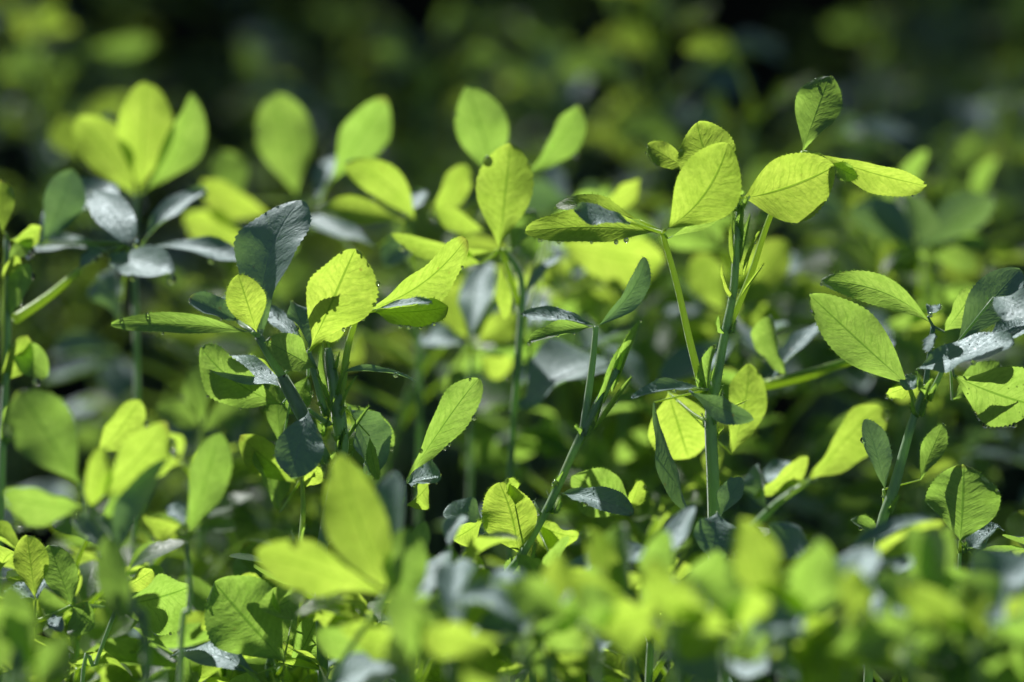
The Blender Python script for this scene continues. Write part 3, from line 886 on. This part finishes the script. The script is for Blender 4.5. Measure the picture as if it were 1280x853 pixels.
# ------------------------------------------------------------------ a few model plants, then copies of them for the rest of the field
LEAFMESH = {}
def leaf_variant(kind, i):
    k = (kind, i)
    if k not in LEAFMESH:
        rg = random.Random(i * 31 + len(kind))
        L = 0.025 * rg.uniform(0.8, 1.15)
        vs, fs, uvs = leaflet_geo(Vector((0, 0, 0)), Vector((L, 0, 0)), Vector((0, 0, 1)), L * rg.uniform(.4, .62), rg.uniform(.2, .7), rg.uniform(-.06, .14),
                                  rg.uniform(-.06, .06), rg.uniform(0, .05), 14, 6, .05, rg.uniform(.54, .64), i)
        me = mesh("leaflet", vs, fs, uvs)
        me.materials.append(MAT[kind])
        LEAFMESH[k] = me
    return LEAFMESH[k]
STALKS = {}
def stalk_mesh(L):
    L = round(L, 3)
    if L not in STALKS:
        vs, fs = tube_geo([Vector((0, 0, 0)), Vector((L * .5, 0, L * .04)), Vector((L, 0, 0))], [.0009, .0007, .0006], 6)
        me = mesh("leaf_stalk", vs, fs); me.materials.append(MAT['stalk']); STALKS[L] = me
    return STALKS[L]

def make_model_plant(h, seed, nodes, spread=.15):
    rg = random.Random(seed)
    root = link("alfalfa_plant", None)
    lean = Vector((rg.uniform(-.12, .12), rg.uniform(-.12, .12), 0)) * h
    def sp(t):
        return Vector((lean.x * t * t, lean.y * t * t, h * t)) + Vector((math.sin(t * 9 + seed) * .004, math.cos(t * 7 + seed) * .004, 0)) * t
    pts = [sp(i / 7) for i in range(8)]
    vs, fs = tube_geo(pts, [.0015 - .0007 * i / 7 for i in range(8)], 8)
    link("stem", mesh("stem", vs, fs), root, MAT['stem'])
    az = rg.random() * 6.28
    for k in range(nodes):
        t = 1 - (k / nodes) ** 1.25 * min(.75, spread / h)
        az += math.pi + rg.uniform(-.7, .7)
        top = k < 3
        el = R(rg.uniform(45, 75)) if top else R(rg.uniform(20, 55))
        Ls = rg.choice((.012, .018)) if top else rg.choice((.020, .028, .036))
        A = sp(t)
        dirv = Vector((math.cos(az) * math.cos(el), math.sin(az) * math.cos(el), math.sin(el)))
        lo = link("leaf", stalk_mesh(Ls), root)
        X = dirv; Y = Vector((0, 0, 1)).cross(X).normalized(); Z = X.cross(Y)
        M = Matrix((X, Y, Z)).transposed().to_4x4(); M.translation = A
        lo.matrix_local = M
        kind = rg.choice(('young', 'young', 'leaf')) if top else rg.choice(('young', 'leaf', 'leaf', 'blue', 'silver'))
        down = rg.uniform(-.1, .75)
        for q, fan in enumerate((-1, 0, 1)):
            f = link("leaflet", leaf_variant(kind, rg.randint(0, 5)), lo)
            yaw = fan * rg.uniform(.7, 1.3) + rg.uniform(-.15, .15)
            Mx = Matrix.Rotation(yaw, 4, 'Z') @ Matrix.Rotation(down + rg.uniform(-.25, .35), 4, 'Y') @ Matrix.Rotation(rg.uniform(-.6, .6), 4, 'X')
            s = (rg.uniform(.55, .8) if top else rg.uniform(.85, 1.15))
            Mx = Mx @ Matrix.Scale(s, 4)
            Mx.translation = Vector((Ls + (0.002 if fan == 0 else 0), 0, 0))
            f.matrix_local = Mx
    for k in range(3):
        b = link("leaf_bud", leaf_variant('young', k), root)
        Mx = Matrix.Rotation(rg.random() * 6.28, 4, 'Z') @ Matrix.Rotation(-R(rg.uniform(65, 88)), 4, 'Y') @ Matrix.Diagonal((.45, .3, .45, 1))
        Mx.translation = sp(.985); b.matrix_local = Mx
    return dict(root=root, h=h, tip=sp(1.0), used=False)

MODELS = [make_model_plant(h, s, n) for h, s, n in ((.46, 1, 11), (.46, 2, 12), (.40, 3, 11), (.40, 4, 12), (.34, 5, 11), (.34, 6, 12), (.27, 7, 10), (.27, 8, 11), (.20, 9, 9), (.14, 10, 8))]
TOPS = [make_model_plant(h, s, n, .05) for h, s, n in ((.44, 21, 8), (.44, 22, 9), (.38, 23, 8), (.38, 24, 9), (.32, 25, 8))]
def copy_plant(mdl, loc, rz, sc, label, group):
    if not mdl['used']:
        r = mdl['root']; mdl['used'] = True
    else:
        src = mdl['root']
        r = src.copy(); col.objects.link(r)
        for ch in list(src.children):
            c = ch.copy(); col.objects.link(c); c.parent = r
            for g in ch.children:
                e = g.copy(); col.objects.link(e); e.parent = c
    r.location = loc; r.rotation_euler = (0, 0, rz); r.scale = (sc, sc, sc)
    tag(r, label, "alfalfa plant", group)
    return r
frg = random.Random(77)
FILLED = []
def fill_plant(px, py, d, label, group, models=None):
    """stand a copied plant in the soil with its tip at height of the canopy there"""
    tip = P(px, py, d)
    z0 = ground_at(tip.x, tip.y)
    hz = tip.z - z0
    if hz < .07: return None
    c = sorted(models or MODELS, key=lambda m_: abs(m_['h'] - hz))[:2]
    mdl = frg.choice(c)
    sc = hz / mdl['h']
    rz = frg.random() * 6.283
    off = mdl['tip'].copy(); off.rotate(Matrix.Rotation(rz, 3, 'Z'))
    loc = Vector((tip.x - off.x * sc, tip.y - off.y * sc, z0 - .002))
    o = copy_plant(mdl, loc, rz, sc, label, group)
    FILLED.append((o, px, d))
    return o

def zone(n, xr, yr, dr, label, group, avoid=(), models=None):
    k = 0; tries = 0
    while k < n and tries < n * 30:
        tries += 1
        px = frg.uniform(*xr); py = frg.uniform(*yr); d = frg.uniform(*dr)
        if any(x0 < px < x1 and py < y1 for (x0, x1, y1) in avoid): continue
        if fill_plant(px, py, d, label, group, models): k += 1
GAPS = ((-60, 190, 600), (370, 720, 690), (890, 1110, 680), (1170, 1400, 690))
FARGAPS = ((-20, 160, 999), (400, 680, 999), (930, 1130, 999), (1190, 1330, 999))
Z = [
 (4, (520, 1320), (790, 900), (.83, .93), "blurred near alfalfa plant at the bottom", "alfalfa plants along the bottom edge", ()),
 (16, (430, 1320), (720, 870), (.95, 1.08), "low alfalfa plant in the undergrowth", "alfalfa plants in the undergrowth", ()),
 (12, (-40, 430), (700, 860), (1.02, 1.12), "low alfalfa plant in the undergrowth", "alfalfa plants in the undergrowth", ()),
 (14, (-40, 1320), (500, 720), (1.08, 1.25), "soft alfalfa plant below mid height", "alfalfa plants behind the sharp sprigs", GAPS),
 (14, (150, 1320), (380, 540), (1.15, 1.45), "blurred alfalfa plant at mid height", "alfalfa plants at mid height behind", GAPS),
 (17, (400, 1180), (300, 410), (1.16, 1.42), "blurred bushy alfalfa top", "alfalfa tops behind the sharp sprigs", ((930, 1100, 330),), TOPS),
 (14, (-60, 1340), (110, 330), (1.5, 2.2), "strongly blurred upper background alfalfa", "alfalfa plants in the upper background", ((-20,160,200),(940,1120,260))),
 (24, (-100, 1380), (-60, 240), (2.2, 3.6), "dim shaded far alfalfa plant", "alfalfa plants far back", ()),
]
for z in Z: zone(*z)
for px, py, d in ((20, 20, 1.45), (790, 10, 1.5), (940, 130, 1.32), (1255, 160, 1.4), (1110, 300, 1.2), (1200, 300, 1.25), (600, 60, 1.7), (530, 110, 1.5), (1165, 235, 1.3),
                  (540, 80, 1.7), (430, 50, 1.8), (60, 110, 1.6), (700, 90, 1.6), (1100, 60, 1.7), (1270, 50, 1.6), (150, 20, 1.9), (820, 40, 1.45), (720, 330, 1.2), (800, 350, 1.16), (930, 340, 1.15)):
    fill_plant(px, py, d, "strongly blurred bright background sprig", "bright alfalfa sprigs behind")


ORD = "nearest,second,third,fourth,fifth,sixth,seventh,eighth,ninth,tenth,eleventh,twelfth".split(",")
BINS = ((70, "at the left edge"), (230, "left of the dark upright leaflet"), (450, "behind the sharp left plant"), (620, "by the narrow rising leaflet"),
        (790, "by the leaning stem"), (930, "left of the tallest stem"), (1090, "right of the tallest stem"), (1230, "by the sharp right plant"), (9999, "at the right edge"))
seen = {}
for o, px, d in sorted(FILLED, key=lambda e: e[2]):
    base = o["label"] + " " + next(b for lim, b in BINS if px < lim)
    k = seen.get(base, 0); seen[base] = k + 1
    o["label"] = base + (", nearest there" if k == 0 else ", %s nearest there" % ORD[k])
for m_ in MODELS + TOPS:
    if not m_['used']:
        for ch in list(m_['root'].children):
            for g_ in list(ch.children): bpy.data.objects.remove(g_)
            bpy.data.objects.remove(ch)
        bpy.data.objects.remove(m_['root'])
# ------------------------------------------------------------------ dew
def drop_mesh(name, stretch):
    bmv, bmf = [], []
    n, mrow = 14, 9
    bmv.append(Vector((0, 0, 1.0 * stretch)))
    for i in range(1, mrow):
        th = math.pi * i / mrow
        for k in range(n):
            ph = 2 * math.pi * k / n
            z = math.cos(th)
            bmv.append(Vector((math.sin(th) * math.cos(ph), math.sin(th) * math.sin(ph), z * (stretch if z > 0 else 1))))
    bmv.append(Vector((0, 0, -1)))
    for k in range(n): bmf.append((0, 1 + k, 1 + (k + 1) % n))
    for i in range(mrow - 2):
        for k in range(n):
            a = 1 + i * n + k; b = 1 + i * n + (k + 1) % n
            bmf.append((a, a + n, b + n, b))
    l = len(bmv) - 1
    for k in range(n): bmf.append((l, l - n + (k + 1) % n, l - n + k))
    me = mesh(name, bmv, bmf); me.materials.append(MAT['water'])
    return me
DROPTEXT = {
 'tall': "clear dewdrop on a leaflet edge of the tallest sprig", 'left': "clear dewdrop on a leaflet edge of the sharp left plant",
 'lean': "clear dewdrop on a leaflet of the leaning stem", 'narrow': "clear dewdrop on the narrow leaflet rising at centre",
 'right': "clear dewdrop on the sharp plant at the right edge", 'round': "clear dewdrop beside the round leaflet at lower right",
 'pale': "blurred dewdrop on the soft plant with the pale branching stalk", 'blurL': "blurred dewdrop on the soft sprig at upper left",
 'edgeL': "blurred dewdrop on the plant at the left edge", 'blurC': "blurred dewdrop on the soft sprig behind centre",
 'blurLC': "blurred dewdrop on the soft sprig left of top centre", 'foreC': "blurred dewdrop on the large near leaflets below centre",
 'foreD': "bright blurred dewdrop on the dark bluish near leaflet", 'foreL': "blurred dewdrop on the broad near sprig at lower left",
 'foreM': "blurred dewdrop on the tall near leaflet left of centre", 'lowL': "dewdrop on the silvery leaf low at the left",
 'lowL2': "dewdrop on the serrated sideways leaflet at lower left", 'cornerL': "blurred dewdrop at the lower left corner",
 'foreR': "blurred dewdrop on the broad near leaflets at lower right", 'foreR2': "blurred dewdrop on the long slanting near leaflet at lower right",
 'cornerR': "blurred dewdrop on the near leaves at the lower right corner", 'foreMR': "blurred dewdrop on the fanned near sprig below the leaning stem",
 'foreML': "blurred dewdrop on the pale near sprig at bottom centre", **{"near%d" % i: "blurred dewdrop on the near sprigs along the bottom" for i in range(8)}, "midR": "blurred dewdrop behind the tallest stem", "midFar": "blurred dewdrop behind the right plant", "midC": "blurred dewdrop between left plant and leaning stem", 'lowR': "dewdrop on the dark bluish leaflets low before the tall stem"}
DM = [drop_mesh("water_drop", 1.0), drop_mesh("water_drop", 1.25)]
def drop(p, r, label):
    o = link("dewdrop", DM[1 if r > .0003 else 0])
    o.location = p - Vector((0, 0, r * .75)); o.scale = (r, r, r)
    tag(o, DROPTEXT.get(label, "tiny clear dewdrop on the edge of an alfalfa leaflet"), "dewdrop", "dewdrops on the leaf edges")
    return o
def snap(px, py, d):
    best = None
    for p, key in EDGES:
        v = p - CAM; dep = v.dot(FWD)
        if abs(dep - d) > .035: continue
        x = 640 + v.x / dep / FRAME_W * 1280; y = 426.5 - v.dot(UP) / dep / FRAME_W * 1280
        e = (x - px) ** 2 + (y - py) ** 2
        if best is None or e < best[0]: best = (e, p, key)
    return best if best and best[0] < 900 else None
SHARP = [(499, 406), (526, 403), (540, 401), (513, 405), (565, 323), (476, 348), (449, 384), (447, 511), (524, 559), (556, 545), (587, 465), (1157, 228), (1018, 95), (1040, 97),
         (808, 181), (661, 431), (1109, 494), (1139, 462), (636, 600), (570, 632), (548, 595), (367, 247), (352, 262), (186, 396), (152, 397), (205, 415), (1208, 530), (1230, 533), (1262, 528),
         (1190, 520), (700, 300), (740, 302), (770, 300), (1078, 220), (1014, 370), (1030, 352), (425, 310), (456, 330), (238, 376), (262, 466), (240, 672), (1165, 394), (330, 395), (212, 781), (236, 790)]
SOFT = [(22, 651, .92), (232, 664, .94), (370, 734, .9), (374, 748, .9), (367, 668, .9), (520, 760, .94), (205, 551, .92), (22, 532, .92), (97, 641, .92), (415, 747, .9), (430, 745, .9), (762, 818, .9),
        (907, 684, .98), (845, 771, .89), (1162, 686, .92), (705, 706, .92), (832, 713, .89), (390, 280, 1.08), (535, 262, 1.1), (505, 262, 1.1), (490, 328, 1.05), (613, 205, 1.05), (215, 345, 1.075),
        (165, 300, 1.075), (255, 240, 1.075), (1230, 760, .86), (1270, 720, .86), (1110, 700, .92), (1150, 710, .92), (960, 720, .86), (620, 740, .91), (690, 600, 1.02)]
picked = []
for i_, (x, y, *dd) in enumerate([(a, b, 1.0) for a, b in SHARP] + SOFT):
    sn = snap(x, y, dd[0])
    if sn: picked.append((sn[1], None, sn[2], (random.choice((1.9, 2.3, 2.9)) if i_ < len(SHARP) else random.choice((4.6, 5.6, 6.6))) * PX()))
random.Random(3).shuffle(DROPSITES)
DROPSITES = picked + DROPSITES[:290 - len(picked)]
DROPOBJ = []
for p, n, lab, r in DROPSITES:
    DROPOBJ.append(drop(p, r, lab))
UNITS = ",first,second,third,fourth,fifth,sixth,seventh,eighth,ninth,tenth,eleventh,twelfth,thirteenth,fourteenth,fifteenth,sixteenth,seventeenth,eighteenth,nineteenth".split(",")
def ordinal(k):
    if k < 20: return UNITS[k]
    t_ = {2: "twent", 3: "thirt", 4: "fort", 5: "fift", 6: "sixt", 7: "sevent"}[k // 10]
    return t_ + "ieth" if k % 10 == 0 else t_ + "y-" + UNITS[k % 10]
cnt = {}
for o in sorted(DROPOBJ, key=lambda o: o.location.x):
    k = cnt[o["label"]] = cnt.get(o["label"], 0) + 1
    o["label"] = o["label"] + ", %s from the left" % ordinal(k)

# fine beads of dew lying on the silvery leaflets: too many to count
bv, bf = [], []
for p, rad in BEADS:
    k = len(bv)
    bv.append(p + Vector((0, 0, rad)))
    for i in (1, 2, 3):
        th = math.pi * i / 4
        for q_ in range(7):
            ph = 2 * math.pi * q_ / 7
            bv.append(p + Vector((math.sin(th) * math.cos(ph), math.sin(th) * math.sin(ph), math.cos(th) * .8)) * rad)
    bv.append(p - Vector((0, 0, rad * .8)))
    for q_ in range(7):
        n_ = (q_ + 1) % 7
        bf.append((k, k + 1 + q_, k + 1 + n_))
        for i in (0, 1):
            bf.append((k + 1 + i * 7 + q_, k + 8 + i * 7 + q_, k + 8 + i * 7 + n_, k + 1 + i * 7 + n_))
        bf.append((k + 22, k + 15 + n_, k + 15 + q_))
dw = link("dew", mesh("dew", bv, bf), None, MAT['water'])
tag(dw, "fine beads of dew scattered over the silvery leaflets", "dew", kind="stuff")

# ------------------------------------------------------------------ row of small trees added out of view to shade the far plants
m, t = nmat("bark")
pr = N(t, "ShaderNodeBsdfPrincipled"); setin(pr, {"Roughness": 0.9})
nz = N(t, "ShaderNodeTexNoise"); setin(nz, {"Scale": 20.0, "Detail": 6.0})
t.links.new(mixc(t, nz.outputs[0], (0.05, 0.035, 0.025), (0.16, 0.12, 0.09)), pr.inputs["Base Color"])
out = N(t, "ShaderNodeOutputMaterial"); t.links.new(pr.outputs[0], out.inputs[0])
MAT['bark'] = m
def shade_tree(seed):
    rg = random.Random(seed)
    tv, tf = tube_geo([Vector((0, 0, -.05)), Vector((.03, .02, 1.0)), Vector((-.04, .05, 2.2)), Vector((.02, 0, 3.4))], [.11, .085, .06, .02], 10)
    cl = []
    for k in range(26):
        z = rg.uniform(.5, 4.0); a = rg.random() * 6.28; rr = (1.0 - .55 * abs(z - 1.9) / 2.1) * rg.uniform(.3, 1.0)
        c = Vector((math.cos(a) * rr, math.sin(a) * rr, z)); cl.append((c, rg.uniform(.38, .6)))
        tube_geo([Vector((0, 0, max(.3, z - .5))), c * .6 + Vector((0, 0, z * .4 - .05)), c], [.035, .02, .008], 6, .1, tv, tf)
    lv, lf = [], []
    for _ in range(13500):
        c, r_ = rg.choice(cl)
        dv = Vector((rg.gauss(0, 1), rg.gauss(0, 1), rg.gauss(0, 1))).normalized() * r_ * rg.random() ** .45
        p = c + dv
        ax = Vector((rg.gauss(0, 1), rg.gauss(0, 1), rg.gauss(0, .6) - .3)).normalized(); sd_ = ax.orthogonal().normalized()
        sd_.rotate(Matrix.Rotation(rg.random() * 6.28, 3, ax)); L = rg.uniform(.06, .10)
        k = len(lv); lv.extend([p, p + ax * L * .5 + sd_ * L * .28, p + ax * L, p + ax * L * .5 - sd_ * L * .28]); lf.append((k, k + 1, k + 2, k + 3))
    tm = mesh("trunk", tv, tf); tm.materials.append(MAT['bark'])
    cm = mesh("crown", lv, lf, smooth=False); cm.materials.append(MAT['crown'])
    return tm, cm
m, t = nmat("tree_leaves")
pr = N(t, "ShaderNodeBsdfPrincipled"); setin(pr, {"Roughness": 0.5, "Base Color": (0.05, 0.10, 0.03, 1)})
tr = N(t, "ShaderNodeBsdfTranslucent"); tr.inputs[0].default_value = (0.12, 0.2, 0.03, 1)
mx = N(t, "ShaderNodeMixShader"); mx.inputs[0].default_value = .35
t.links.new(pr.outputs[0], mx.inputs[1]); t.links.new(tr.outputs[0], mx.inputs[2])
out = N(t, "ShaderNodeOutputMaterial"); t.links.new(mx.outputs[0], out.inputs[0])
MAT['crown'] = m
TM = [shade_tree(1), shade_tree(2)]
trg = random.Random(9)
NAMES = ("leftmost", "second", "third", "fourth", "fifth", "sixth", "seventh", "eighth", "ninth")
for k in range(9):
    tm, cm = TM[k % 2]
    r_ = link("shade_tree", None)
    r_.location = (-7.4 + k * 1.45 + trg.uniform(-.15, .15), 5.9 + trg.uniform(-.2, .25), 0)
    r_.rotation_euler = (0, 0, trg.random() * 6.28); q_ = trg.uniform(.95, 1.08); r_.scale = (q_, q_, q_)
    link("trunk", tm, r_); link("crown", cm, r_)
    tag(r_, "unseen leafy tree added to shade far plants, %s from the left in its row" % NAMES[k], "tree", "unseen trees added for shade")


# ------------------------------------------------------------------ ground
vs, fs = [], []
NX = 90
xs = [(-1) ** (i < 0) * (abs(i) / 45) ** 2.2 * 60 for i in range(-45, 46)]
ys = [0.9 + y for y in xs]
for y in ys:
    for x in xs:
        vs.append((x, y, ground_at(x, y) if abs(x) < 8 and abs(y) < 9 else 0.0))
W = len(xs)
for j in range(W - 1):
    for i in range(W - 1):
        k = j * W + i
        fs.append((k, k + 1, k + W + 1, k + W))
g = link("ground", mesh("ground", vs, fs), None, MAT['soil'])
tag(g, "dark moist field soil under the alfalfa", kind="structure")
